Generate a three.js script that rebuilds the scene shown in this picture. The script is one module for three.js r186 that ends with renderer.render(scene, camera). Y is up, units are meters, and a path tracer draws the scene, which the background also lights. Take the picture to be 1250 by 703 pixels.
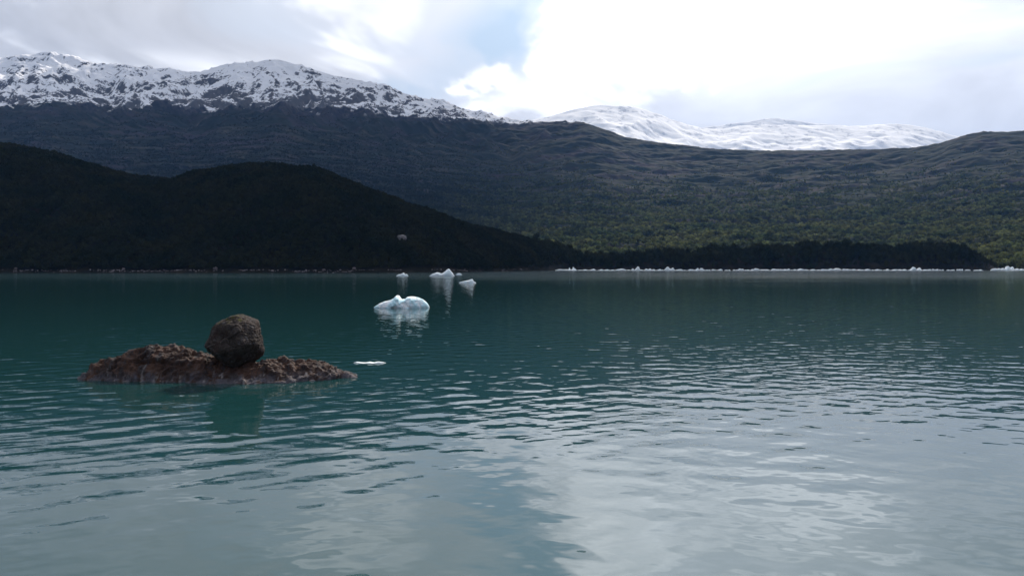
import * as THREE from 'three';
import { mergeGeometries, mergeVertices } from 'three/addons/utils/BufferGeometryUtils.js';
import { createNoise2D, createNoise3D } from 'simplex-noise';

// ---------------------------------------------------------------- random numbers and noise
function rng(seed) { let a = seed >>> 0; return () => { a = (a + 0x6D2B79F5) | 0; let t = Math.imul(a ^ (a >>> 15), 1 | a); t = (t + Math.imul(t ^ (t >>> 7), 61 | t)) ^ t; return ((t ^ (t >>> 14)) >>> 0) / 4294967296; }; }
const N2 = createNoise2D(rng(11)), N3 = createNoise3D(rng(23));
const clamp = (x, a = 0, b = 1) => Math.min(b, Math.max(a, x));
const sstep = (a, b, x) => { const t = clamp((x - a) / (b - a)); return t * t * (3 - 2 * t); };
const mix = (a, b, t) => a + (b - a) * t;
const mix3 = (a, b, t) => [mix(a[0], b[0], t), mix(a[1], b[1], t), mix(a[2], b[2], t)];
function fbm(x, y, o = 4, gain = 0.5) { let s = 0, a = 1, n = 0; for (let i = 0; i < o; i++) { s += a * N2(x + i * 17.3, y - i * 9.1); n += a; a *= gain; x *= 2.03; y *= 2.03; } return s / n; }
function ridged(x, y, o = 4) { let s = 0, a = 1, n = 0; for (let i = 0; i < o; i++) { s += a * (1 - Math.abs(N2(x + i * 31.7, y + i * 5.3))); n += a; a *= 0.5; x *= 2.1; y *= 2.1; } return s / n; }
function fbm3(x, y, z, o = 4, gain = 0.5) { let s = 0, a = 1, n = 0; for (let i = 0; i < o; i++) { s += a * N3(x + i * 7.7, y + i * 3.1, z - i * 5.9); n += a; a *= gain; x *= 2.05; y *= 2.05; z *= 2.05; } return s / n; }
/** smooth curve through a table of [x, y] rows */
function curve(rows) {
  return (x) => {
    const n = rows.length;
    if (x <= rows[0][0]) return rows[0][1];
    if (x >= rows[n - 1][0]) return rows[n - 1][1];
    let i = 0; while (rows[i + 1][0] < x) i++;
    const p1 = rows[i], p2 = rows[i + 1], p0 = rows[Math.max(0, i - 1)], p3 = rows[Math.min(n - 1, i + 2)];
    const h = p2[0] - p1[0], t = (x - p1[0]) / h;
    const m1 = i ? (p2[1] - p0[1]) / (p2[0] - p0[0]) * h : p2[1] - p1[1], m2 = i + 2 < n ? (p3[1] - p1[1]) / (p3[0] - p1[0]) * h : p2[1] - p1[1];
    const t2 = t * t, t3 = t2 * t;
    return (2 * t3 - 3 * t2 + 1) * p1[1] + (t3 - 2 * t2 + t) * m1 + (-2 * t3 + 3 * t2) * p2[1] + (t3 - t2) * m2;
  };
}

// ---------------------------------------------------------------- camera
const EYE = 6, FOCAL = 973, MIDX = 625, HORIZON = 325.5;          // metres above the lake; focal length and horizon of the photograph
const scene = new THREE.Scene();
const camera = new THREE.PerspectiveCamera(2 * Math.atan(351.5 / FOCAL) * 180 / Math.PI, 1250 / 703, 0.5, 60000);
camera.position.set(0, EYE, 0);
camera.lookAt(0, EYE, -100);
camera.setViewOffset(1250, 703, 0, 26, 1250, 703);
const U = (px) => (px - MIDX) / FOCAL, RISE = (py) => (HORIZON - py) / FOCAL;

// ---------------------------------------------------------------- sky and sun
const SUN_AZ = 17 * Math.PI / 180, SUN_EL = 36 * Math.PI / 180;
const sunDir = new THREE.Vector3(Math.sin(SUN_AZ) * Math.cos(SUN_EL), Math.sin(SUN_EL), -Math.cos(SUN_AZ) * Math.cos(SUN_EL));
function skyTexture() {
  const W = 4096, H = 2048, data = new Float32Array(W * H * 4);
  const blob = (a, e, ca, ce, ra, re) => Math.exp(-(((a - ca) / ra) ** 2) - (((e - ce) / re) ** 2));
  for (let j = 0; j < H; j++) {
    const el = ((j + 0.5) / H - 0.5) * Math.PI, y = Math.sin(el), c = Math.cos(el), E = el * 180 / Math.PI;
    for (let i = 0; i < W; i++) {
      const ph = ((i + 0.5) / W - 0.5) * 2 * Math.PI, x = Math.cos(ph) * c, z = Math.sin(ph) * c, k = (j * W + i) * 4;
      let r = 0.55, g = 0.57, b = 0.6;
      if (E > -1) {
        const A = Math.atan2(x, -z) * 180 / Math.PI;
        const yy = Math.max(y, 0) + 0.24, cx = x / yy, cz = z / yy;          // a cloud deck seen in perspective
        const wx = 0.35 * N2(cx * 0.7 + 3, cz * 0.7), wz = 0.35 * N2(cx * 0.7 - 8, cz * 0.7 + 5);
        const big = fbm(cx * 0.55 + wx + 4.2, cz * 0.55 + wz + 1.3, 4), mid = fbm(cx * 1.7 + wx * 2, cz * 1.7 + wz * 2, 5, 0.55), fine = fbm(cx * 5 + wx * 3, cz * 5 + wz * 3, 4, 0.55);
        const cosg = x * sunDir.x + y * sunDir.y + z * sunDir.z, gam = Math.acos(clamp(cosg, -1, 1)) * 180 / Math.PI;
        const glow = 3.2 * Math.exp(-((gam / 14.2) ** 2)) + 0.4 * Math.exp(-((gam / 29) ** 2)) + 0.42 * Math.exp(-((gam / 62) ** 2));
        // holes in the deck where thin bluish air shows; heaps of bright cloud
        const warp = 3.2 * mid + 1.3 * fine;
        let hole = 0.3 * sstep(0.28, 0.62, -big + 0.18 * mid + 0.1 * fine);
        const a2 = A + warp, e2 = E + 0.7 * warp;
        hole = Math.max(hole, clamp(1.35 * blob(a2, e2, -1.5, 15.4, 4.4, 2.2) + 0.9 * blob(a2, e2, -8, 12.5, 5, 1.4) + 1.3 * blob(a2, e2, 1.5, 20, 5, 2.4) - 0.22));
        const lumps = 1.35 * blob(a2, e2, 7.5, 16.5, 4.6, 6) + 1.1 * blob(a2, e2, 1, 11, 5.5, 1.7) + 1.1 * blob(a2, e2, -12, 13.2, 2.4, 1.1) + 1.0 * blob(a2, e2, -1.6, 13.4, 2, 0.6) + 0.9 * blob(a2, e2, 11, 12.4, 1.6, 0.7) + 1.2 * blob(a2, e2, -10.5, 18.5, 4.5, 3.4) + 0.9 * blob(a2, e2, -21, 12.4, 8, 2) + 0.8 * blob(a2, e2, 20, 17, 8, 3);
        const edge = lumps + 0.38 * mid + 0.22 * fine + 0.22 * big;
        const heap = clamp(sstep(0.26, 0.74, edge) * (0.65 + 0.8 * mid + 0.5 * fine) + 0.35 * sstep(0.9, 1.5, edge), 0, 1.3);
        hole *= 1 - sstep(0.1, 0.75, edge);
        let L = 0.4 + 0.06 * mid + 0.05 * fine + glow;
        const grey = sstep(0.0, 0.7, big + 0.25 * mid);
        L *= 1 - 0.16 * grey + 0.14 * mid;
        const horizonVeil = sstep(17, 5, E);
        L = mix(L, 0.7 + 0.2 * glow, 0.65 * horizonVeil);
        const tint = [0.965 - 0.03 * grey, 0.995 - 0.02 * grey, 1.085];
        r = L * tint[0]; g = L * tint[1]; b = L * tint[2];
        const air = 0.54 + 0.2 * glow;
        const hcol = [air * 0.84, air * 1.08, air * 1.36];
        [r, g, b] = mix3([r, g, b], hcol, clamp(hole) * 0.88);
        const hl = 0.24 + 0.34 * glow;
        r += heap * hl; g += heap * hl; b += heap * hl * 0.98;
      }
      data[k] = r; data[k + 1] = g; data[k + 2] = b; data[k + 3] = 1;
    }
  }
  const t = new THREE.DataTexture(data, W, H, THREE.RGBAFormat, THREE.FloatType);
  t.mapping = THREE.EquirectangularReflectionMapping; t.magFilter = THREE.LinearFilter; t.minFilter = THREE.LinearFilter; t.needsUpdate = true;
  return t;
}
const sky = skyTexture();
scene.background = sky; scene.environment = sky;
const sun = new THREE.DirectionalLight(0xfff3e2, 4.0);
sun.position.copy(sunDir).multiplyScalar(9000); sun.target.position.set(0, 0, 0);
sun.castShadow = true; sun.shadow.radius = 8; sun.shadow.mapSize.set(2048, 2048);
Object.assign(sun.shadow.camera, { left: -5000, right: 5000, top: 5000, bottom: -5000, near: 10, far: 20000 });
scene.add(sun, sun.target);

const renderer = new THREE.WebGLRenderer({ antialias: true });
renderer.setSize(1024, 575);
renderer.toneMapping = THREE.LinearToneMapping;
renderer.toneMappingExposure = 1.22;
renderer.shadowMap.enabled = true;
scene.fog = new THREE.FogExp2(new THREE.Color().setRGB(0.19, 0.45, 1.0), 0.000027);

// ---------------------------------------------------------------- helpers
const taken = {};
function numbered(name) { const n = taken[name] = (taken[name] ?? -1) + 1; return n ? `${name}_${String(n).padStart(3, '0')}` : name; }
function put(mesh, name, parent = scene) { mesh.name = parent === scene ? numbered(name) : name; mesh.castShadow = mesh.receiveShadow = true; parent.add(mesh); return mesh; }
function tag(o, label, category, group, kind) { o.userData.label = label; o.userData.category = category; if (group) o.userData.group = group; if (kind) o.userData.kind = kind; return o; }
const rgb = (r, g, b) => new THREE.Color().setRGB(r, g, b);
function texture(W, H, fn, srgb = true, wrap = THREE.ClampToEdgeWrapping) {      // fn(i, j) gives linear [r, g, b]
  const d = new Uint8Array(W * H * 4), enc = (c) => Math.round(255 * clamp(srgb ? (c <= 0.0031308 ? 12.92 * c : 1.055 * Math.pow(c, 1 / 2.4) - 0.055) : c));
  for (let j = 0; j < H; j++) for (let i = 0; i < W; i++) { const c = fn(i, j), k = (j * W + i) * 4; d[k] = enc(c[0]); d[k + 1] = enc(c[1]); d[k + 2] = enc(c[2]); d[k + 3] = 255; }
  const t = new THREE.DataTexture(d, W, H); t.magFilter = THREE.LinearFilter; t.minFilter = THREE.LinearMipmapLinearFilter; t.generateMipmaps = true;
  t.wrapS = t.wrapT = wrap; if (srgb) t.colorSpace = THREE.SRGBColorSpace; t.needsUpdate = true; return t;
}
/** a sheet over a grid of x and z lines; height(x, z); uv runs 0..1 over the sheet, or in metres / tile */
function sheet(xs, zs, height, tile, normalOf) {
  const nx = xs.length, nz = zs.length, p = new Float32Array(nx * nz * 3), uv = new Float32Array(nx * nz * 2), idx = new Uint32Array((nx - 1) * (nz - 1) * 6), nn = normalOf ? new Float32Array(nx * nz * 3) : null;
  for (let j = 0, k = 0; j < nz; j++) for (let i = 0; i < nx; i++, k++) {
    p[3 * k] = xs[i]; p[3 * k + 1] = height(xs[i], zs[j]); p[3 * k + 2] = zs[j];
    if (tile) { uv[2 * k] = xs[i] / tile; uv[2 * k + 1] = -zs[j] / tile; } else { uv[2 * k] = (xs[i] - xs[0]) / (xs[nx - 1] - xs[0]); uv[2 * k + 1] = (zs[j] - zs[0]) / (zs[nz - 1] - zs[0]); }
    if (nn) { const n = normalOf(xs[i], zs[j]); nn[3 * k] = n[0]; nn[3 * k + 1] = n[1]; nn[3 * k + 2] = n[2]; }
  }
  for (let j = 0, q = 0; j < nz - 1; j++) for (let i = 0; i < nx - 1; i++) { const a = j * nx + i, b = a + 1, c = a + nx, d = c + 1; idx[q++] = a; idx[q++] = b; idx[q++] = c; idx[q++] = b; idx[q++] = d; idx[q++] = c; }
  const g = new THREE.BufferGeometry();
  g.setAttribute('position', new THREE.BufferAttribute(p, 3)); g.setAttribute('uv', new THREE.BufferAttribute(uv, 2)); g.setIndex(new THREE.BufferAttribute(idx, 1));
  if (nn) g.setAttribute('normal', new THREE.BufferAttribute(nn, 3)); else { g.computeVertexNormals(); if (g.attributes.normal.getY(0) < 0) { for (let q = 0; q < idx.length; q += 3) { const t = idx[q + 1]; idx[q + 1] = idx[q + 2]; idx[q + 2] = t; } g.computeVertexNormals(); } }
  return g;
}
const lines = (a, b, step) => { const n = Math.round(Math.abs(b - a) / step), o = []; for (let i = 0; i <= n; i++) o.push(a + (b - a) * i / n); return o; };

// ---------------------------------------------------------------- mountain range across the valley
const ridgeY = curve([[-900, 120], [-400, 100], [-150, 82], [0, 70], [30, 66], [60, 64], [85, 70], [120, 78], [170, 82], [205, 83], [232, 88], [262, 84], [285, 78], [310, 76], [335, 72], [365, 80], [400, 90], [450, 101], [500, 115], [550, 128], [600, 141], [640, 147], [680, 148], [720, 152], [760, 166], [820, 176], [880, 182], [960, 183.5], [1060, 182], [1130, 179], [1180, 165], [1215, 161], [1260, 160], [1500, 150], [2100, 165]].map(([x, y]) => [U(x), y]));
const ridgeD = curve([[-900, 6500], [550, 6500], [760, 5600], [1000, 5000], [1250, 4500], [2100, 4300]].map(([x, y]) => [U(x), y]));
const footD = curve([[-900, 1500], [600, 1500], [760, 1480], [1180, 1440], [1240, 1345], [1320, 1320], [2100, 1300]].map(([x, y]) => [U(x), y]));
function rangeHeight(x, z) {
  const d = -z, u = x / d, D = ridgeD(u), d0 = footD(u), t = (d - d0) / (D - d0), top = EYE + RISE(ridgeY(u)) * D;
  const high = sstep(900, 1320, top);                       // 1 on the snowy mountain, 0 over the plateau
  const bx = x + 120 * N2(x / 700, z / 700), bz = z + 120 * N2(x / 700 + 9, z / 700);
  const rough = ridged(bx / 760, bz / 1150, 6) - 0.62, fine = fbm(x / 190, z / 190, 4), humps = fbm(x / 620, z / 210, 4), steps = fbm(x / 520 + 5, z / 95, 3);
  if (t <= 0) return 2 + t * 150 * (1 + 0.2 * humps);
  if (t <= 1) {
    const base = top * t * (d0 + t * (D - d0)) / D;
    const shoulder = sstep(0, 0.12, t), edge = 1 - 0.6 * sstep(0.9, 1, t);
    const crag = high * sstep(0.58, 0.82, t);
    return 2 + base + shoulder * edge * (crag * (185 * rough + 30 * fine) + (1 - 0.5 * crag) * (1 - 0.45 * high) * (23 * humps + 13 * steps * sstep(0.15, 0.4, t) + 9 * fine + 4 * N2(x / 38, z / 30))) + sstep(0.9, 1, t) * (8 * fine + 5 * N2(x / 40, z / 40) + 14 * (ridged(x / 160, z / 220, 3) - 0.6)) * mix(0.4, 1.5, high);
  }
  return 2 + top - (t - 1) * 900 + 8 * fine * mix(0.5, 1.3, high) - 60 * (t - 1) * rough;
}
{
  const xs = lines(-6200, 6200, 17), zs = lines(-1150, -8000, 15);
  const geo = sheet(xs, zs, rangeHeight);
  // ground cover: forest floor, heath and bare ledges in strips, and snow with ragged edges on the upper slopes
  const S = 2048, nx = xs.length, nz = zs.length, P = geo.attributes.position, Nn = geo.attributes.normal;
  const hAt = (i, j) => { const a = i / (S - 1) * (nx - 1), b = j / (S - 1) * (nz - 1), i0 = Math.min(nx - 2, a | 0), j0 = Math.min(nz - 2, b | 0), fa = a - i0, fb = b - j0, k = j0 * nx + i0; const m = (q) => mix(mix(q(k), q(k + 1), fa), mix(q(k + nx), q(k + nx + 1), fa), fb); return [m((k) => P.getY(k)), m((k) => Nn.getY(k))]; };
  const map = texture(S, S, (i, j) => {
    const x = -6200 + 12400 * i / (S - 1), z = -1150 - 6850 * j / (S - 1), [h, ny] = hAt(i, j);
    const strip = fbm(x / 420, z / 70 + 3, 4), patch = fbm(x / 900 + 7, z / 500, 4), grain = fbm(x / 60, z / 42, 3), speck = N2(x / 19, z / 15);
    let c = mix3([0.02, 0.025, 0.017], [0.06, 0.058, 0.045], sstep(-0.25, 0.5, strip + 0.3 * grain));
    c = mix3(c, [0.05, 0.043, 0.046], sstep(0.0, 0.5, patch + 0.3 * strip));
    c = mix3(c, mix3([0.026, 0.031, 0.024], [0.04, 0.036, 0.034], sstep(0, 0.6, strip + 0.4 * grain)), sstep(-0.1, 0.3, fbm(x / 520 + 3, z / 240, 4) + 0.15 * grain));
    c = mix3(c, [0.024, 0.031, 0.02], sstep(0.02, 0.3, fbm(x / 300 - 4, z / 120 + 8, 4) - (h - 350) / 1600 + 0.25 * grain));
    c = mix3(c, [0.1, 0.095, 0.08], sstep(0.5, 0.72, strip * 0.6 + grain * 0.5 + speck * 0.25) * sstep(150, 400, h));
    const rock = mix3([0.03, 0.031, 0.038], [0.07, 0.064, 0.066], sstep(-0.4, 0.5, grain + 0.4 * speck));
    c = mix3(c, rock, sstep(980, 1180, h + 120 * patch));
    const dx = x + 0.55 * z, dz = z - 0.3 * x, warp = 0.5 * N2(x / 210, z / 210), streak = ridged(dx / 120 + warp, dz / 300 + warp, 5) - 0.6, crag = fbm(dx / 40 + warp, dz / 62, 4, 0.7), band = fbm(x / 260 + warp, (h + 0.12 * x) / 34, 3, 0.6);
    const line = 1130 + 60 * fbm(x / 420, z / 400 + 2, 3) + 60 * fbm(x / 90, z / 90, 4, 0.65);
    let snow = sstep(-9, 12, h - line + 75 * Math.exp(-(((x + 3750) / 420) ** 2)));
    const faces = fbm(x / 330 + 40 + warp, (h + 0.25 * z) / 190, 3);
    const bare = sstep(0.22, 0.36, 0.5 * crag + 0.62 * streak + 0.26 * band + 0.7 * faces + 1.8 * (0.85 - ny) - 0.0009 * (h - 1350) + 0.22 * speck);
    snow *= 1 - 0.93 * bare;
    snow = Math.max(snow, 0.8 * sstep(0.5, 0.75, fbm(x / 240, z / 200 + 30, 3) + 0.25 * crag) * sstep(1040, 1100, h));
    return mix3(c, [0.88, 0.9, 0.94], snow);
  });
  const bump = texture(1024, 1024, (i, j) => { const x = -6200 + 12400 * i / 1023, z = -1150 - 6850 * j / 1023, v = 0.5 + 0.28 * fbm(x / 80, z / 60, 4, 0.6) + 0.2 * (ridged(x / 130, z / 150, 3) - 0.6); return [v, v, v]; }, false);
  const m = new THREE.MeshPhysicalMaterial({ map, bumpMap: bump, bumpScale: 15, roughness: 1, specularIntensity: 0.05 });
  put(new THREE.Mesh(geo, m), 'mountain_range').userData.kind = 'structure';
}
{ // the white range far behind
  const topY = curve([[400, 170], [560, 158], [640, 148], [680, 139], [700, 133], [730, 128], [775, 130], [800, 138], [850, 154], [880, 157], [905, 153], [985, 152], [1040, 153], [1090, 151], [1130, 155], [1170, 166], [1260, 185], [1500, 190], [2000, 185]].map(([x, y]) => [U(x), y]));
  const backY = curve([[300, 200], [700, 165], [850, 156], [905, 149], [945, 143.5], [985, 148.5], [1060, 156], [1200, 175], [2000, 190]].map(([x, y]) => [U(x), y]));
  const build = (topOf, D, name, seed) => {
    const H = (x, z) => { const d = -z, u = x / d, top = EYE + RISE(topOf(u)) * D, t = (d - D) / 5200, r = ridged(x / 1300 + seed, z / 1700, 5) - 0.62, f = fbm(x / 330, z / 330 + seed, 4); return t < 0 ? top * Math.pow(1 + Math.max(t, -1), 1.15) + Math.min(1, -t * 4) * 200 * r + 14 * f : top - 700 * t + 14 * f; };
    const geo = sheet(lines(-3600, 9800, 42), lines(-D + 5200, -D - 900, 40), H);
    const map = texture(1024, 512, (i, j) => { const x = i * 13.1, z = j * 6.8, a = fbm(x / 150, z / 110, 4, 0.6), s = ridged(x / 900 + 5, z / 520, 5) - 0.66; return mix3([0.92, 0.93, 0.95], [0.36, 0.4, 0.48], sstep(0.15, 0.4, 0.8 * a + 1.3 * s) * 0.6); });
    put(new THREE.Mesh(geo, new THREE.MeshStandardMaterial({ map, roughness: 0.9 })), name).userData.kind = 'structure';
  };
  build(topY, 11500, 'far_mountains', 3.3);
  build(backY, 15000, 'far_mountains', 8.1);
}

// ---------------------------------------------------------------- wooded hill and the low spit that runs out from it
const crestY = curve([[-900, 190], [-300, 168], [-120, 172], [0, 180], [60, 190], [130, 208], [195, 221], [240, 212], [300, 202], [350, 203], [400, 213], [450, 232], [500, 250], [560, 270], [620, 284], [700, 301], [760, 304], [800, 301], [860, 298], [950, 294], [1020, 291], [1100, 294], [1160, 292], [1195, 301], [1225, 316], [1243, 329], [1270, 345], [2000, 380]].map(([x, y]) => [U(x), y]));
const crestD = curve([[-900, 1250], [0, 1200], [195, 1180], [330, 1120], [450, 1130], [560, 1200], [640, 1300], [700, 1380], [1200, 1395], [1240, 1360], [2000, 1400]].map(([x, y]) => [U(x), y]));
const shoreD = curve([[-900, 760], [0, 750], [300, 752], [470, 775], [560, 860], [640, 1060], [690, 1260], [760, 1312], [1230, 1318], [2000, 1330]].map(([x, y]) => [U(x), y]));
const treeTall = (u) => mix(6.5, 19, sstep(U(620), U(730), u));
function hillHeight(x, z) {
  const d = -z, u = x / d, D = crestD(u), s = shoreD(u) + 6 * N2(x / 60, 3) + 3 * N2(x / 17, 8), t = (d - s) / (D - s), top = Math.max(EYE + RISE(crestY(u)) * D - treeTall(u), -12);
  const n = fbm(x / 130, z / 130, 4), m = Math.min(1, Math.max(0, t) * 5) * clamp(top / 80, 0.08, 1);
  if (t < 0) return Math.max(-14, t * 60) - 0.2;
  if (top < 1.5) return Math.min(top, 1.2) * Math.sin(clamp(t, 0, 2) * Math.PI / 2) - 0.2;
  if (t <= 1) return 0.9 * sstep(0, 0.02, t) - 0.2 + (top - 0.7) * Math.pow(Math.sin(t * Math.PI / 2), mix(0.75, 1.1, clamp(top / 120))) + 13 * n * m * (1 - 0.6 * t);
  return top + 5.2 * n * m - (t - 1) * (t - 1) * top * 0.8 - (t - 1) * 10;
}
{
  const xs = lines(-1500, 1250, 5), zs = lines(-690, -1900, 5);
  const geo = sheet(xs, zs, hillHeight);
  const map = texture(1024, 512, (i, j) => { const x = i * 2.7, z = j * 2.4, a = fbm(x / 40, z / 40, 4), b = fbm(x / 9, z / 9, 3); return mix3([0.01, 0.01, 0.007], [0.022, 0.019, 0.014], sstep(-0.3, 0.5, a + 0.4 * b)); });
  put(new THREE.Mesh(geo, new THREE.MeshPhysicalMaterial({ map, roughness: 1, specularIntensity: 0.05 })), 'hill').userData.kind = 'structure';
}

// ---------------------------------------------------------------- the clouds whose shade lies over the wooded hill and the mountain's flank
function cloud(x0, y0, z0, lx, lz, thick, seed) {
  const g = mergeVertices((() => { const q = new THREE.IcosahedronGeometry(1, 44); q.deleteAttribute('uv'); q.deleteAttribute('normal'); return q; })(), 1e-4), p = g.attributes.position;
  for (let i = 0; i < p.count; i++) {
    const x = p.getX(i), y = p.getY(i), z = p.getZ(i), flat = 1 / Math.pow(Math.pow(Math.abs(x), 3) + Math.pow(Math.abs(z), 3) + Math.pow(Math.abs(y), 3), 1 / 3);
    const f = flat * (1 + 0.2 * fbm3(x * 1.8 + seed, y * 1.8, z * 1.8, 5, 0.55)), b = 0.1 * (1 - Math.abs(fbm3(x * 4, y * 4 + seed, z * 4, 4)));
    p.setXYZ(i, x * (f + b) * lx, y > 0 ? y * (f + b * 2) * thick : y * (f + b) * thick * 0.35, z * (f + b) * lz);
  }
  g.computeVertexNormals();
  const o = put(new THREE.Mesh(g, new THREE.MeshStandardMaterial({ color: rgb(0.85, 0.86, 0.88), roughness: 1 })), 'cloud');
  o.position.set(x0, y0, z0); o.userData.kind = 'structure';
}
const towards = (x, y, z, up) => { const k = (up - y) / Math.tan(SUN_EL); return [x + k * Math.sin(SUN_AZ), up, z - k * Math.cos(SUN_AZ)]; };
cloud(...towards(-250, 60, -1040, 3300), 1150, 330, 220, 0);
cloud(...towards(-1850, 700, -4050, 4900), 2000, 1450, 260, 5);

// ---------------------------------------------------------------- trees of the woods
function crown(seed, tall, wide, faces, size, lobes, trunk) {
  const R = rng(seed), p = [], L = [];
  for (let i = 0; i < lobes; i++) { const f = (i + 0.5) / lobes, a = R() * 6.28, off = wide * 0.34 * (1 - 0.55 * f) * (0.4 + R()); L.push([Math.cos(a) * off, tall * (0.26 + 0.56 * f), Math.sin(a) * off, wide * (0.27 + 0.2 * R()) * (1.15 - 0.55 * f), tall * (0.13 + 0.09 * R())]); }
  const v = new THREE.Vector3(), q = new THREE.Quaternion(), e = new THREE.Euler(), w = new THREE.Vector3();
  for (let i = 0; i < faces; i++) {
    const l = L[(R() * lobes) | 0];
    v.set(R() - 0.5, R() - 0.5, R() - 0.5).normalize().multiplyScalar(0.62 + 0.43 * R());
    v.set(l[0] + v.x * l[3], l[1] + v.y * l[4], l[2] + v.z * l[3]);
    e.set(R() * 6.28, R() * 6.28, R() * 6.28); q.setFromEuler(e);
    const s = size * (0.6 + 0.8 * R());
    for (const [a, b] of [[-0.7, -0.4], [0.7, -0.35], [0.05, 0.8]]) { w.set(a * s * (0.8 + 0.4 * R()), b * s, 0).applyQuaternion(q).add(v); p.push(w.x, Math.max(w.y, 0.1), w.z); }
  }
  const g = new THREE.BufferGeometry(); g.setAttribute('position', new THREE.Float32BufferAttribute(p, 3));
  const parts = [g];
  if (trunk) {
    const t = new THREE.CylinderGeometry(trunk * 0.3, trunk, tall * 0.8, 5, 1, true).toNonIndexed(); t.translate(0, tall * 0.38, 0); t.deleteAttribute('uv'); t.deleteAttribute('normal'); parts.push(t);
    for (let i = 0; i < 4; i++) { const b = new THREE.CylinderGeometry(trunk * 0.12, trunk * 0.3, wide * 0.5, 4, 1, true).toNonIndexed(); b.translate(0, wide * 0.25, 0); b.rotateZ(0.7 + 0.3 * R()); b.rotateY(R() * 6.28); b.translate(0, tall * (0.3 + 0.12 * i), 0); b.deleteAttribute('uv'); b.deleteAttribute('normal'); parts.push(b); }
  }
  const out = mergeGeometries(parts); out.computeVertexNormals();
  return out;
}
const leaf = new THREE.MeshPhysicalMaterial({ color: 0xffffff, roughness: 1, specularIntensity: 0.15 });
const backlit = new THREE.MeshPhysicalMaterial({ color: 0xffffff, roughness: 1, transmission: 0.4, thickness: 0, specularIntensity: 0.15 });
function wood(name, geo, places, colour, material = leaf) {
  const m = new THREE.InstancedMesh(geo, material, places.length), d = new THREE.Object3D(), c = new THREE.Color();
  places.forEach(([x, y, z, s, tone, turn, lean], i) => { d.position.set(x, y, z); d.rotation.set(lean, turn, lean * 0.7); d.scale.set(s * (0.85 + 0.3 * tone), s, s * (0.85 + 0.3 * tone)); d.updateMatrix(); m.setMatrixAt(i, d.matrix); const k = colour(tone, x, z); c.setRGB(k[0], k[1], k[2]); m.setColorAt(i, c); });
  put(m, name); m.userData.kind = 'stuff'; return m;
}
{
  const R = rng(5), hill = [[], [], []], spit = [[], [], []];
  for (let x = -1350; x < 900; x += 4.3) for (let z = -740; z > -1480; z -= 4.3) {
    const X = x + 3.6 * (R() - 0.5), Z = z + 3.6 * (R() - 0.5), d = -Z, u = X / d, r = R(), tone = R(), turn = R() * 6.28, lean = 0.12 * (R() - 0.5), pick = (R() * 3) | 0;
    if (Math.abs(u) > 0.72) continue;
    const s = shoreD(u), D = crestD(u); if (d < s + 4.5 || d > D + 60) continue;
    const h = hillHeight(X, Z); if (h < 0.9) continue;
    const onSpit = sstep(U(630), U(720), u);
    if (r < onSpit) { if (R() > 0.42) continue; const dense = 0.75 + 0.4 * fbm(X / 60, Z / 60, 2); spit[pick].push([X, h - 0.3, Z, (0.6 + 0.5 * R()) * dense * mix(0.5, 1, sstep(4, 34, d - s)) * mix(0.3, 1, sstep(U(1245), U(1150), u)), tone, turn, lean]); } else {
      const gap = fbm(X / 55 + 40, Z / 55, 3); if (gap < -0.66) continue;
      if (Math.hypot(X - U(490) * 880, Z + 880) < 9) continue;
      hill[pick].push([X, h - 0.3, Z, (0.62 + 0.55 * R()) * (1 + 0.3 * gap), tone, turn, lean]);
    }
  }
  const hue = (t, x, z) => { const k = 0.75 + 0.5 * t, p = fbm(x / 90, z / 90, 2); return mix3([0.013 * k, 0.02 * k, 0.009 * k], [0.032 * k, 0.032 * k, 0.012 * k], clamp(0.4 + 0.6 * p)); };
  for (let v = 0; v < 3; v++) { wood('hill_wood', crown(50 + v, 8.2, 6.2, 130, 0.95, 6, 0), hill[v], hue); wood('spit_wood', crown(70 + v, 21, 12, 420, 1.35, 11, 0.42), spit[v], (t, x, z) => hue(t, x, z).map((c) => c * 1.35)); }
  console.log('hill trees', hill.map((a) => a.length), 'spit', spit.map((a) => a.length));
  // forest of the valley slope
  const far = [[], []];
  for (let x = -4600; x < 3400; x += 7) for (let z = -1330; z > -5900; z -= 7.6) {
    const X = x + 8 * (R() - 0.5), Z = z + 8 * (R() - 0.5), r = R(), tone = R(), turn = R() * 6.28, sz = R(), d = -Z, u = X / d;
    if (u < -0.7 || u > 0.72 || (u < -0.1 && d < 1900)) continue;
    const F = footD(u); if (d < F + 6) continue;
    const line = mix(430, 1050, sstep(U(780), U(420), u + 0.05 * N2(X / 600, Z / 500)));       // the wood climbs high under the snowy mountain and stays low on the plateau
    const h = rangeHeight(X, Z); if (h < 1 || h > 1180) continue;
    const cover = fbm(X / 330, Z / 130, 4) * 0.9 + 0.95 - h / line + 0.3 * N2(X / 45, Z / 32);
    if (r > clamp(cover * 1.5 + 0.16 * sstep(1100, 700, h)) * (N2(X / 70 + 30, Z / 38) < -0.35 ? 0.25 : 0.85)) continue;
    far[r * 1e4 % 2 | 0].push([X, h - 0.5, Z, (0.45 + 0.85 * sz * sz + 0.25 * N2(X / 60, Z / 45)) * mix(1.1, 0.6, sstep(100, 650, h)), tone, turn, 0]);
  }
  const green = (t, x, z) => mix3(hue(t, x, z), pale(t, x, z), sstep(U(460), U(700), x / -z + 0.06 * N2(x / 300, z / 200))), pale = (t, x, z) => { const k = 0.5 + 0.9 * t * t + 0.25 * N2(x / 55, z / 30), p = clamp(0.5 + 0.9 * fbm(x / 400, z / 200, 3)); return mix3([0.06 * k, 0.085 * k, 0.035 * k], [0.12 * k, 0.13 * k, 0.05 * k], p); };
  for (let v = 0; v < 2; v++) wood('valley_forest', crown(90 + v, 12, 11, 54, 2.2, 4, 0), far[v], green, backlit);
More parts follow.
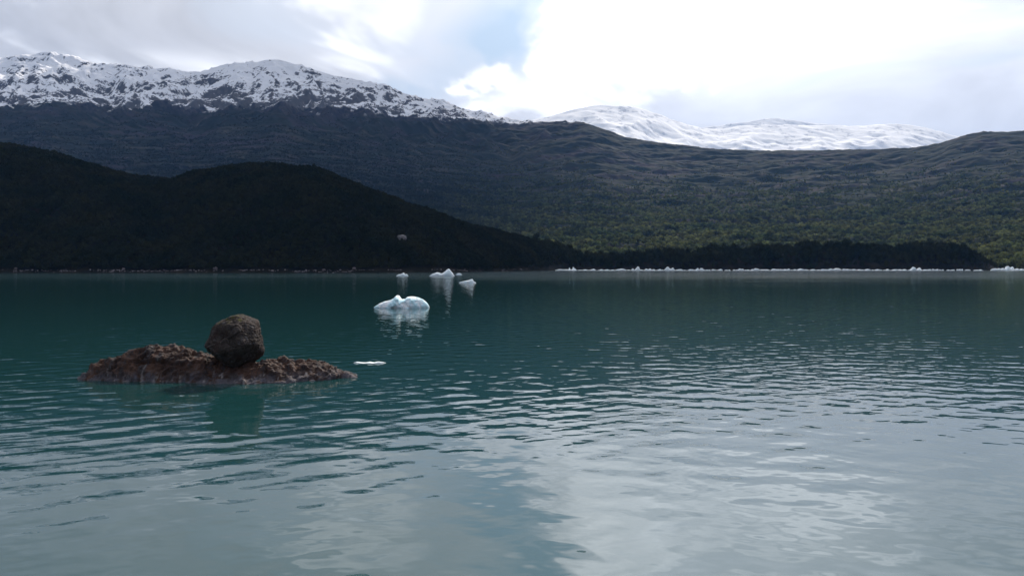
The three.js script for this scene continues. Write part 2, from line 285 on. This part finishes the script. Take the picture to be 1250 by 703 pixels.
  console.log('valley trees', far.map((a) => a.length));
}

// ---------------------------------------------------------------- stony strand under the hill
{
  const R = rng(77), g = new THREE.IcosahedronGeometry(0.5, 1), a = g.attributes.position;
  for (let i = 0; i < a.count; i++) { const f = 1 + 0.35 * N3(a.getX(i) * 2, a.getY(i) * 2, a.getZ(i) * 2); a.setXYZ(i, a.getX(i) * f * 1.2, a.getY(i) * f * 0.75, a.getZ(i) * f); }
  g.computeVertexNormals();
  const list = [];
  for (let x = -700; x < 60; x += 0.5) { const u0 = x / 760; if (R() < 0.35 + 0.4 * N2(x / 30, 1)) continue; let d = shoreD(u0) + 4 + 9 * R() * R(); d = shoreD(x / d) + 2 + 10 * R() * R(); const z = -d, h = hillHeight(x, z); if (h < -0.6 || h > 3) continue; list.push([x, h + 0.1, z, 0.5 + 1.5 * R() * R()]); }
  const m = new THREE.InstancedMesh(g, new THREE.MeshStandardMaterial({ color: 0xffffff, roughness: 0.9 }), list.length), d = new THREE.Object3D(), c = new THREE.Color();
  list.forEach(([x, y, z, s], i) => { d.position.set(x, y, z); d.rotation.set(R() * 0.6, R() * 6.28, R() * 0.6); d.scale.setScalar(s); d.updateMatrix(); m.setMatrixAt(i, d.matrix); const t = R(); c.setRGB(mix(0.12, 0.24, t), mix(0.105, 0.21, t), mix(0.115, 0.22, t)); m.setColorAt(i, c); });
  put(m, 'shore_stones').userData.kind = 'stuff';
}

// ---------------------------------------------------------------- lake
const waves = [];
{
  const R = rng(31);
  for (let i = 0; i < 30; i++) { const f = i / 29, len = mix(0.45, 1.8, f * f), dir = 0.1 + (R() - 0.5) * 1.4, k = 2 * Math.PI / len; waves.push([k * Math.sin(dir), k * Math.cos(dir), R() * 6.28, 0.0035 * (0.5 + R()) * Math.pow(len / 1.6, -0.1) / k]); }
}
const ruffle = (x, z) => { const n = fbm(x / 26 + 2, z / 14, 3), d = -z; return clamp(0.6 + 0.75 * n + 0.35 * N2(x / 7, z / 5), 0.12, 1.5) * mix(0.55, 1, sstep(17, 26, d)) * mix(1, 0.15, sstep(55, 95, d)) * sstep(80, 52, Math.abs(x)); };
function waterAt(x, z) { let y = 0, sx = 0, sz = 0; const a = ruffle(x, z); if (a > 0.001) for (const [kx, kz, ph, A] of waves) { const q = kx * x + kz * z + ph, c = Math.cos(q); y += A * Math.sin(q); sx += A * kx * c; sz += A * kz * c; } return [y * a, sx * a, sz * a]; }
{
  const grow = (from, step, f, end) => { const o = []; let v = from, s = step; while (v < end) { s *= f; v += s; o.push(Math.min(v, end)); } return o; };
  const side = grow(50, 0.34, 1.16, 24000), xs = [...side.map((v) => -v).reverse(), ...lines(-50, 50, 0.34), ...side];
  const ahead = grow(105, 0.2, 1.13, 24000).map((v) => -v), zs = [...grow(-8, 0.2, 1.3, 24000).reverse(), ...lines(-8.01, -105, 0.19), ...ahead];
  let lx, lz, lw; const W = (x, z) => { if (x !== lx || z !== lz) { lx = x; lz = z; lw = waterAt(x, z); } return lw; };
  zs.sort((a, b) => a - b);
  const geo = sheet(xs, zs, (x, z) => W(x, z)[0], 24, (x, z) => { const w = W(x, z), l = Math.hypot(w[1], 1, w[2]); return [-w[1] / l, 1 / l, -w[2] / l]; });
  { const I = geo.index.array; for (let q = 0; q < I.length; q += 3) { const t = I[q + 1]; I[q + 1] = I[q + 2]; I[q + 2] = t; } }
  // fine capillary ripples, repeating every 24 m
  const S = 1024, T = 24, R = rng(8), cap = [];
  for (let i = 0; i < 60; i++) { const len = 0.25 * Math.pow(10, R()), dir = (R() - 0.5) * 2.2, kx = Math.round(T / len * Math.sin(dir)), kz = Math.round(T / len * Math.cos(dir)); cap.push([kx, kz, R() * 6.28, Math.hypot(kx, kz)]); }
  const gx = new Float32Array(S * S), gz = new Float32Array(S * S); let sum = 0;
  for (const [kx, kz, ph, k] of cap) { const A = Math.pow(k, -1.7); for (let b = 0, q = 0; b < S; b++) for (let a = 0; a < S; a++, q++) { const c = A * Math.cos((kx * a + kz * b) / S * 2 * Math.PI + ph); gx[q] += kx * c; gz[q] += kz * c; } }
  for (let q = 0; q < S * S; q++) sum += gx[q] * gx[q] + gz[q] * gz[q];
  const f = 8 * 0.016 / Math.sqrt(sum / (S * S));              // mean slope 0.016, written eight times too steep to use the whole range
  const ripples = texture(S, S, (i, j) => { const q = j * S + i, x = clamp(-f * gx[q], -0.7, 0.7), y = clamp(-f * gz[q], -0.7, 0.7); return [0.5 + 0.5 * x, 0.5 + 0.5 * y, 0.5 + 0.5 * Math.sqrt(1 - x * x - y * y)]; }, false, THREE.RepeatWrapping);
  // the open lake beyond the bay is ruffled by wind in patches; the bay itself lies almost calm (uv1 covers 1600 by 1600 m)
  const P = geo.attributes.position, uv1 = new Float32Array(P.count * 2);
  for (let i = 0; i < P.count; i++) { uv1[2 * i] = P.getX(i) / 1600 + 0.5; uv1[2 * i + 1] = -P.getZ(i) / 1600; }
  geo.setAttribute('uv1', new THREE.BufferAttribute(uv1, 2));
  const wind = texture(1024, 1024, (i, j) => { const x = (i / 1023 - 0.5) * 1600, d = j / 1023 * 1600, n = fbm(x / 150, d / 60, 4), v = mix(0.025, 0.122 + 0.025 * n, sstep(0, 420, d - 110 + 60 * n)); return [v, v, v]; }, false);
  wind.channel = 1;
  const m = new THREE.MeshPhysicalMaterial({ color: rgb(0.01, 0.05, 0.051), roughness: 1, roughnessMap: wind, ior: 1.52, normalMap: ripples, normalScale: new THREE.Vector2(0.125, 0.125) });
  put(new THREE.Mesh(geo, m), 'lake_water').userData.kind = 'structure';
}

// ---------------------------------------------------------------- rocky islet with its boulder
const jit = (i, j, k, n) => { let h = Math.imul(i, 374761393) ^ Math.imul(j, 668265263) ^ Math.imul(k, 2147483647 - 58) ^ Math.imul(n, 1274126177); h = Math.imul(h ^ (h >>> 13), 1274126177); h ^= h >>> 16; return (h >>> 0) / 4294967296; };
/** broken rock: every point belongs to its nearest block, whose face is set in or out and tilted */
function blocks(x, y, z) {
  const I = Math.floor(x), J = Math.floor(y), K = Math.floor(z); let best = 9, second = 9, out = 0;
  for (let a = -1; a < 2; a++) for (let b = -1; b < 2; b++) for (let c = -1; c < 2; c++) {
    const i = I + a, j = J + b, k = K + c, dx = x - i - jit(i, j, k, 1), dy = y - j - jit(i, j, k, 2), dz = z - k - jit(i, j, k, 3), d = dx * dx + dy * dy + dz * dz;
    if (d < best) { second = best; best = d; out = jit(i, j, k, 4) - 0.5 + 1.1 * (dx * (jit(i, j, k, 5) - 0.5) + dy * (jit(i, j, k, 6) - 0.5) + dz * (jit(i, j, k, 7) - 0.5)); } else if (d < second) second = d;
  }
  return out * 0.8 - 0.35 * sstep(0.07, 0.0, Math.sqrt(second) - Math.sqrt(best));
}
const ISLET = 43;                                             // metres from the camera
const IX = (px) => U(px) * ISLET, IY = (py) => EYE + RISE(py) * ISLET;
const isletTop = curve([[85, -0.5], [97, 0.1], [108, 0.55], [125, 0.95], [150, 1.36], [172, 1.58], [195, 1.6], [215, 1.48], [235, 1.28], [255, 1.08], [270, 0.9], [300, 0.74], [325, 0.86], [350, 0.86], [375, 0.82], [398, 0.66], [410, 0.4], [418, 0.2], [430, 0.02], [442, -0.3]].map(([p, h]) => [IX(p), h]));
const isletFront = curve([[85, 0.5], [110, 1.6], [170, 2.2], [235, 2.5], [290, 3.4], [350, 3.1], [390, 2.1], [418, 1.3], [440, 0.7]].map(([p, h]) => [IX(p), h]));
function isletHeight(x, zz) {                                  // zz: metres towards the camera from the islet's spine
  const top = isletTop(x), w = zz > 0 ? isletFront(x) : 2.6, t = Math.abs(zz) / w;
  const y = t < 1 ? (top + 0.6) * Math.pow(Math.cos(t * Math.PI / 2), 0.9) - 0.6 + 0.35 * clamp(top) * (fbm(x * 0.35 + 5, zz * 0.5, 3)) * Math.sin(t * Math.PI) : -0.6 - 0.4 * (t - 1);
  return Math.max(y, -0.7);
}
const rockSpeck = texture(512, 512, (i, j) => { const a = fbm(i / 34, j / 34, 5, 0.6), b = N2(i / 3.1, j / 3.1); const v = clamp(0.78 + 0.3 * a + 0.14 * b, 0.2, 1); return [v, v, v]; }, true, THREE.RepeatWrapping);
const rockBump = texture(512, 512, (i, j) => { const v = 0.5 + 0.3 * fbm(i / 40, j / 40, 6, 0.65) + 0.12 * (ridged(i / 60, j / 60, 4) - 0.6); return [v, v, v]; }, false, THREE.RepeatWrapping);
rockSpeck.repeat.set(1, 1);
{
  const spine = -ISLET - 0.3;
  const xs = lines(IX(82), IX(444), 0.045), zs = lines(-2.6, 3.5, 0.045);
  const g = sheet(xs, zs, (x, z) => isletHeight(x, z), 2.2), p = g.attributes.position, col = new Float32Array(p.count * 3);
  const nn = g.attributes.normal, uvs = g.attributes.uv;
  for (let i = 0; i < p.count; i++) {
    const x = p.getX(i), y = p.getY(i), z = p.getZ(i), X = x * 0.85 + y * 0.3, Y = y * 1.9 - x * 0.32 + z * 0.5, Z = z;      // beds dip to one side
    const big = 1 - Math.abs(fbm3(X * 0.5, Y * 0.9, Z * 0.5, 3)) * 2, mid = fbm3(X * 1.5 + 4, Y * 2.2, Z * 1.5, 4, 0.6), ledge = Y * 1.5 + 1.2 * N3(X * 0.5, Y * 0.5, Z * 0.5), saw = ledge - Math.floor(ledge), small = fbm3(X * 6, Y * 7, Z * 6, 3, 0.6);
    const wx = X + 0.15 * mid, slab = sstep(1.2, 2.2, z + 0.25 * N3(X, Y, Z));
    const k = clamp((y + 0.7) * 1.2) * (0.16 * (big - 0.5) + 0.09 * mid + (1 - 0.5 * slab) * (0.22 * blocks(wx * 0.85, Y * 0.95, Z * 0.9) + 0.13 * blocks(wx * 2.6 + 7, Y * 2.6, Z * 2.6)) + 0.05 * (saw - 0.5) * sstep(1, 0.85, saw) + 0.03 * small);
    p.setXYZ(i, x + nn.getX(i) * k, y + nn.getY(i) * k, z + nn.getZ(i) * k);
    uvs.setXY(i, x / 2.2, (y * 1.3 - z * 0.8) / 2.2);
  }
  g.computeVertexNormals();
  for (let i = 0; i < p.count; i++) {
    const x = p.getX(i), y = p.getY(i), z = p.getZ(i), px = MIDX + x / ISLET * FOCAL;
    const a = fbm(x * 0.55 + 3, z * 0.9 + 0.6 * y, 4), b = fbm(x * 1.6, z * 1.8 + 2 * y + 9, 4), f = fbm(x * 5, z * 5 + 5 * y, 3);
    let c = mix3([0.05, 0.028, 0.022], [0.1, 0.054, 0.038], sstep(-0.4, 0.5, a + 0.3 * f));
    c = mix3(c, [0.055, 0.045, 0.046], sstep(0.0, 0.4, b + 0.25 * f));
    const washed = sstep(0.55, 0.05, y + 0.35 * b + 0.2 * f);
    c = mix3(c, [0.11, 0.102, 0.118], washed * sstep(-0.15, 0.35, fbm(x * 0.8 + 20, z, 3) + 0.25));
    c = mix3(c, [0.28, 0.25, 0.245], sstep(0.25, 0.55, fbm(x * 1.9 + 31, z * 2.4 + y, 4) - 0.28 * y) * sstep(0.75, 0.3, y));
    c = mix3(c, [0.2, 0.185, 0.185], sstep(0.52, 0.66, f * 0.7 + b * 0.5));
    c = mix3(c, [0.02, 0.018, 0.018], sstep(0.3, 0.55, fbm(x * 4.6 + 9, z * 5.2, 3)) * sstep(0.9, 1.2, y) * (px < 250 ? 1 : 0));   // black mussel-like crust along the crown
    c = mix3(c, [0.05, 0.045, 0.045], sstep(0.02, -0.05, y - 0.06 * b) * 0.8);      // wet rim
    col.set(c, i * 3);
  }
  g.setAttribute('color', new THREE.BufferAttribute(col, 3));
  const m = new THREE.MeshPhysicalMaterial({ vertexColors: true, map: rockSpeck, bumpMap: rockBump, bumpScale: 0.07, roughness: 0.8, specularIntensity: 0.4 });
  const o = put(new THREE.Mesh(g, m), 'rock_islet'); o.position.set(0, 0, spine);
  tag(o, 'low reddish brown rock islet breaking the lake surface under the boulder', 'rock');
}
{ // the boulder: a block with worn facets, a ledge running up across its face
  const g = mergeVertices((() => { const q = new THREE.IcosahedronGeometry(1, 60); q.deleteAttribute('uv'); q.deleteAttribute('normal'); return q; })(), 1e-4), p = g.attributes.position, col = new Float32Array(p.count * 3), uv = new Float32Array(p.count * 2);
  const planes = [[0.05, 0.25, 1, 0.98], [-0.75, -0.35, 0.55, 1.0], [0.85, 0.35, 0.35, 1.04], [0.75, -0.55, 0.5, 1.05], [-0.25, 1, 0.15, 1.05], [0.5, 0.9, 0.1, 1.06], [-0.85, 0.5, 0.2, 1.06], [-0.75, -0.7, 0.3, 0.86], [0.55, -0.85, 0.2, 0.84], [0.1, -0.75, 0.75, 0.92], [0, 0.1, -1, 1], [-1, 0, -0.3, 1.06], [1, -0.05, -0.2, 1.02], [-0.45, 0.65, 0.75, 1.06]].map(([x, y, z, d]) => { const l = Math.hypot(x, y, z); return [x / l, y / l, z / l, d]; });
  for (let i = 0; i < p.count; i++) {
    const x = p.getX(i), y = p.getY(i), z = p.getZ(i);
    let s = 0; const P = 20; for (const [a, b, c, d] of planes) { const k = (a * x + b * y + c * z) / d; if (k > 0) s += Math.pow(k, P); }
    let r = Math.pow(s, -1 / P) * 0.985;
    const front = sstep(-0.1, 0.4, z), over = y * r - (0.3 + 0.36 * x * r + 0.05 * N3(x * 3, y * 3, z * 3));
    r -= 0.27 * front * sstep(-0.02, 0.1, over) * sstep(1.0, 0.25, over) * sstep(0.8, 0.4, Math.abs(x + 0.2));       // cut back above the ledge
    r += 0.06 * fbm3(x * 1.9, y * 1.9, z * 1.9, 4) + 0.025 * fbm3(x * 6, y * 6, z * 6, 4, 0.6) - 0.035 * sstep(0.035, 0.0, Math.abs(y - 0.45 * x + 0.22 + 0.12 * N3(x * 2, y * 2, z * 2))) - 0.03 * sstep(0.03, 0.0, Math.abs(x + 0.5 * y - 0.25 + 0.14 * N3(x * 2 + 5, y * 2, z * 2))) + 0.075 * blocks(x * 1.7 + 3, y * 1.9 - 0.6 * x, z * 1.7) + 0.035 * blocks(x * 4.5, y * 4.8, z * 4.5);
    p.setXYZ(i, x * r * 1.34, y * r * 1.24, z * r * 1.2);
    const n = fbm3(x * 2.4, y * 2.4, z * 2.4, 4), f = fbm3(x * 9, y * 9, z * 9, 3);
    let c = mix3([0.042, 0.033, 0.029], [0.078, 0.064, 0.058], sstep(-0.4, 0.5, n + 0.4 * f));
    c = mix3(c, [0.115, 0.108, 0.112], sstep(0.35, 0.6, fbm3(x * 3 + 9, y * 3, z * 3, 4) + 0.2 * f));
    c = mix3(c, [0.055, 0.034, 0.03], sstep(0.2, 0.5, fbm3(x * 1.8 - 9, y * 1.8, z * 1.8, 3)) * 0.6);
    c = mix3(c, [0.09, 0.085, 0.03], sstep(0.1, 0.35, n + 0.5 * f) * sstep(0.78, 0.9, y));               // lichen on the crown
    col.set(c, i * 3);
    uv[2 * i] = Math.atan2(x, z) * 1.0; uv[2 * i + 1] = y * r * 0.9;
  }
  g.setAttribute('color', new THREE.BufferAttribute(col, 3)); g.setAttribute('uv', new THREE.BufferAttribute(uv, 2)); g.computeVertexNormals();
  const o = put(new THREE.Mesh(g, new THREE.MeshPhysicalMaterial({ vertexColors: true, map: rockSpeck, bumpMap: rockBump, bumpScale: 0.05, roughness: 0.9, specularIntensity: 0.3 })), 'boulder');
  o.rotation.set(0.05, -0.1, 0.16);
  o.position.set(IX(292), 0, -ISLET + 0.9); o.updateMatrixWorld();
  g.computeBoundingBox();
  o.position.y = IY(417.5) + 0.02;
  tag(o, 'big dark angular boulder perched on the reddish rock islet', 'boulder');
}

// ---------------------------------------------------------------- ice
const iceMat = new THREE.MeshPhysicalMaterial({ color: rgb(0.95, 0.97, 0.98), roughness: 0.95, transmission: 0.12, thickness: 0, ior: 1.2, vertexColors: true });
/** a lump of ice: outline of heights along its length (0..1), rounded across, knobbly */
function iceGeometry(len, deep, tall, outline, seed, blue = 0.25, nu = 72, nv = 40) {
  const top = curve(outline), R = rng(seed), ox = R() * 100, P = [], C = [], I = [];
  for (let j = 0; j <= nv; j++) for (let i = 0; i <= nu; i++) {
    const u = i / nu, a = (j / nv) * 2 * Math.PI, h = Math.max(top(u), 0.02) * tall, plan = Math.pow(Math.sin(Math.PI * clamp(u, 0.001, 0.999)), 0.55);
    const c = Math.cos(a), s = Math.sin(a), w = deep * 0.5 * plan;
    const sc = Math.sign(c) * Math.pow(Math.abs(c), 0.75), ss = Math.sign(s) * Math.pow(Math.abs(s), 0.8);
    let y = ss > 0 ? h * ss : 0.35 * tall * plan * ss, z = sc * w * (ss > 0 ? 1 : 0.9), x = (u - 0.5) * len;
    const f = len / 9, n = fbm3(x / f * 0.45 + ox, y / f * 0.6, z / f * 0.45, 4), m = fbm3(x / f * 1.6 + ox, y / f * 1.8, z / f * 1.6, 3);
    const k = plan;
    P.push(x + 0.25 * f * n * k, y + (ss > 0 ? 0.07 * f * m * k : 0), z + (0.6 * n + 0.12 * m) * f * k);
    const b = clamp(blue * 1.6 * sstep(-0.1, 0.45, n + 0.25 * m + 0.15)); C.push(...mix3([1, 1, 1], [0.62, 0.9, 0.96], b));
  }
  for (let j = 0; j < nv; j++) for (let i = 0; i < nu; i++) { const a = j * (nu + 1) + i, b = a + 1, c = a + nu + 1, d = c + 1; I.push(a, b, c, b, d, c); }
  const g = new THREE.BufferGeometry(); g.setAttribute('position', new THREE.Float32BufferAttribute(P, 3)); g.setAttribute('color', new THREE.Float32BufferAttribute(C, 3)); g.setIndex(I);
  const m = mergeVertices(g, 1e-4); m.computeVertexNormals(); return m;
}
function ice(name, px, py, wide, tall, deep, outline, seed, label, category, group, blue) {          // px, py: the middle of its waterline
  const D = EYE / ((py - HORIZON) / FOCAL), o = put(new THREE.Mesh(iceGeometry(wide / FOCAL * D, deep * wide / FOCAL * D, tall / FOCAL * D, outline, seed, blue, wide > 40 ? 120 : 56, wide > 40 ? 64 : 28), iceMat), name);
  o.position.set(U(px) * D, 0, -D - deep * wide / FOCAL * D * 0.3);
  return tag(o, label, category, group);
}
ice('iceberg', 488.5, 376, 69, 14.6, 0.55, [[0, 0.02], [0.04, 0.16], [0.15, 0.44], [0.28, 0.62], [0.36, 0.78], [0.41, 1], [0.455, 0.98], [0.48, 0.74], [0.52, 0.7], [0.57, 0.72], [0.6, 0.86], [0.64, 0.92], [0.75, 0.9], [0.88, 0.68], [0.96, 0.36], [1, 0.05]], 3, 'rounded white and pale blue ice floe with a notch in its top', 'iceberg', null, 0.55);
ice('iceberg', 539, 337.3, 31, 9.2, 0.5, [[0, 0.02], [0.08, 0.25], [0.2, 0.4], [0.34, 0.52], [0.48, 0.38], [0.6, 0.6], [0.76, 1], [0.84, 0.78], [0.93, 0.4], [1, 0.05]], 14, 'white iceberg with a pointed peak in front of the wooded shore', 'iceberg', null, 0.2);
ice('ice_floe', 490.5, 337.2, 15, 4.4, 0.5, [[0, 0.05], [0.15, 0.45], [0.4, 0.62], [0.62, 1], [0.72, 0.6], [0.9, 0.55], [1, 0.05]], 25, 'small white ice floe alone beside the peaked iceberg, with a nub on top', 'ice floe', null, 0.2);
ice('ice_floe', 560, 335.6, 8, 2.0, 0.5, [[0, 0.1], [0.3, 0.9], [0.7, 1], [1, 0.1]], 36, 'tiny low ice lump at the foot of the peaked iceberg', 'ice floe', null, 0.15);
ice('ice_floe', 570.5, 345.3, 21, 4.6, 0.45, [[0, 0.12], [0.1, 0.25], [0.3, 0.45], [0.55, 0.7], [0.78, 1], [0.84, 0.55], [0.9, 0.3], [1, 0.08]], 47, 'low wedge shaped ice floe tilted up at one end', 'ice floe', null, 0.2);
ice('ice_floe', 450.5, 443.6, 40, 1.7, 0.3, [[0, 0.2], [0.1, 0.9], [0.2, 0.5], [0.35, 0.35], [0.5, 0.8], [0.62, 0.4], [0.75, 1], [0.9, 0.6], [1, 0.1]], 58, 'thin broken sliver of ice awash beyond the tip of the rock islet', 'ice floe', null, 0.1);
ice('ice_floe', 417, 456.2, 15, 2.6, 0.4, [[0, 0.3], [0.25, 1], [0.5, 0.5], [0.75, 0.35], [1, 0.1]], 69, 'pale chip of ice grounded against the tip of the rock islet', 'ice floe', null, 0.1);
{ // the line of stranded ice along the spit
  const R = rng(101);
  const spots = [];                                            // [middle px, width px, height px]
  for (const [a, b, h] of [[676, 704, 2.4], [695, 703, 4.2], [706, 727, 2.8], [729, 751, 2.4], [752, 770, 2.6], [772, 785, 4.8], [786, 800, 3.4], [801, 810, 2.2], [811, 823, 4.4], [824, 838, 2.6], [840, 851, 2.2], [851, 859, 3.8], [860, 867, 2.4], [870, 882, 2.0], [886, 892, 1.6], [896, 901, 1.7], [901, 908, 3.6], [910, 920, 2.4], [921, 940, 3.2], [942, 952, 2.4], [953, 962, 2.2], [958, 968, 3.4], [970, 988, 3.0], [990, 1002, 2.2], [1003, 1014, 2.8], [1014, 1028, 3.2], [1030, 1040, 2.2], [1041, 1052, 2.0], [1053, 1064, 2.2], [1066, 1078, 1.9], [1080, 1088, 2.2], [1090, 1108, 2.6], [1110, 1126, 4.4], [1127, 1138, 2.2], [1140, 1146, 3.0], [1148, 1152, 1.6], [1158, 1166, 2.0], [1170, 1176, 2.4], [1180, 1185, 1.5], [1191, 1201, 1.8], [1212, 1224, 3.0], [1222, 1240, 5.4], [1238, 1252, 3.0], [1254, 1270, 3.4]]) spots.push([(a + b) / 2, b - a, h]);
  spots.forEach(([px, w, h], i) => {
    const o = []; const n = 7; for (let k = 0; k <= n; k++) o.push([k / n, k === 0 || k === n ? 0.12 : 0.2 + 0.8 * R()]);
    const big = h > 4; if (big) o[3 + (R() * 2 | 0)][1] = 1.15;
    const at = 330.15 + 0.25 * R(); h *= 0.9; w += 2.5;
    const where = px > 1205;
    ice('stranded_ice', px, at, w, h, 0.4, o, 200 + i, where ? (big ? 'peaked white ice block off the far tip of the spit' : 'low white ice piece beside the peaked block off the spit tip') : big ? 'taller white ice lump standing out of the ice line along the spit' : (w > 19 ? 'long low strip of white ice in the line along the wooded spit' : h < 1.9 ? 'small thin scrap of white ice in a gap of the line along the spit' : h > 2.6 ? 'humped white ice piece of middling height in the line along the spit' : 'short flat white ice piece in the line along the wooded spit'), 'ice floe', where ? 'ice off the spit tip' : 'ice stranded along the spit', 0.15);
  });
}
{ // pale bare rock showing among the hill's trees, and pale wet rock at the islet's tip
  const lump = (r, sx, sy, sz, seed) => { const g = mergeVertices((() => { const q = new THREE.IcosahedronGeometry(r, 8); q.deleteAttribute('uv'); q.deleteAttribute('normal'); return q; })(), 1e-4), p = g.attributes.position; for (let i = 0; i < p.count; i++) { const x = p.getX(i) / r, y = p.getY(i) / r, z = p.getZ(i) / r, f = 1 + 0.28 * fbm3(x * 1.4 + seed, y * 1.4, z * 1.4, 4); p.setXYZ(i, p.getX(i) * f * sx, p.getY(i) * f * sy, p.getZ(i) * f * sz); } g.computeVertexNormals(); return g; };
  const X = U(490) * 880, o = put(new THREE.Mesh(lump(3.6, 1.5, 1, 1, 4), new THREE.MeshStandardMaterial({ color: rgb(0.17, 0.16, 0.16), roughness: 0.9 })), 'rock_outcrop');
  o.position.set(X, hillHeight(X, -880) + 2.4, -880); tag(o, 'pale grey rock outcrop among the dark trees on the hillside', 'rock');
  [[262, 3.2], [18, 2.2], [150, 2.0], [395, 2.4], [432, 2.6]].forEach(([px, s], i) => { const d = shoreD(U(px)) + 7, x = U(px) * d, b = put(new THREE.Mesh(lump(s * 0.55, 1.3, 0.8, 1, 20 + i), new THREE.MeshStandardMaterial({ color: rgb(0.2, 0.16, 0.165), roughness: 0.9 })), 'shore_boulder'); b.position.set(x, Math.max(0.1, hillHeight(x, -d)) + 0.3, -d); tag(b, 'pinkish grey boulder lying on the strand below the wooded hill', 'boulder', 'boulders on the strand'); });
}
renderer.render(scene, camera);
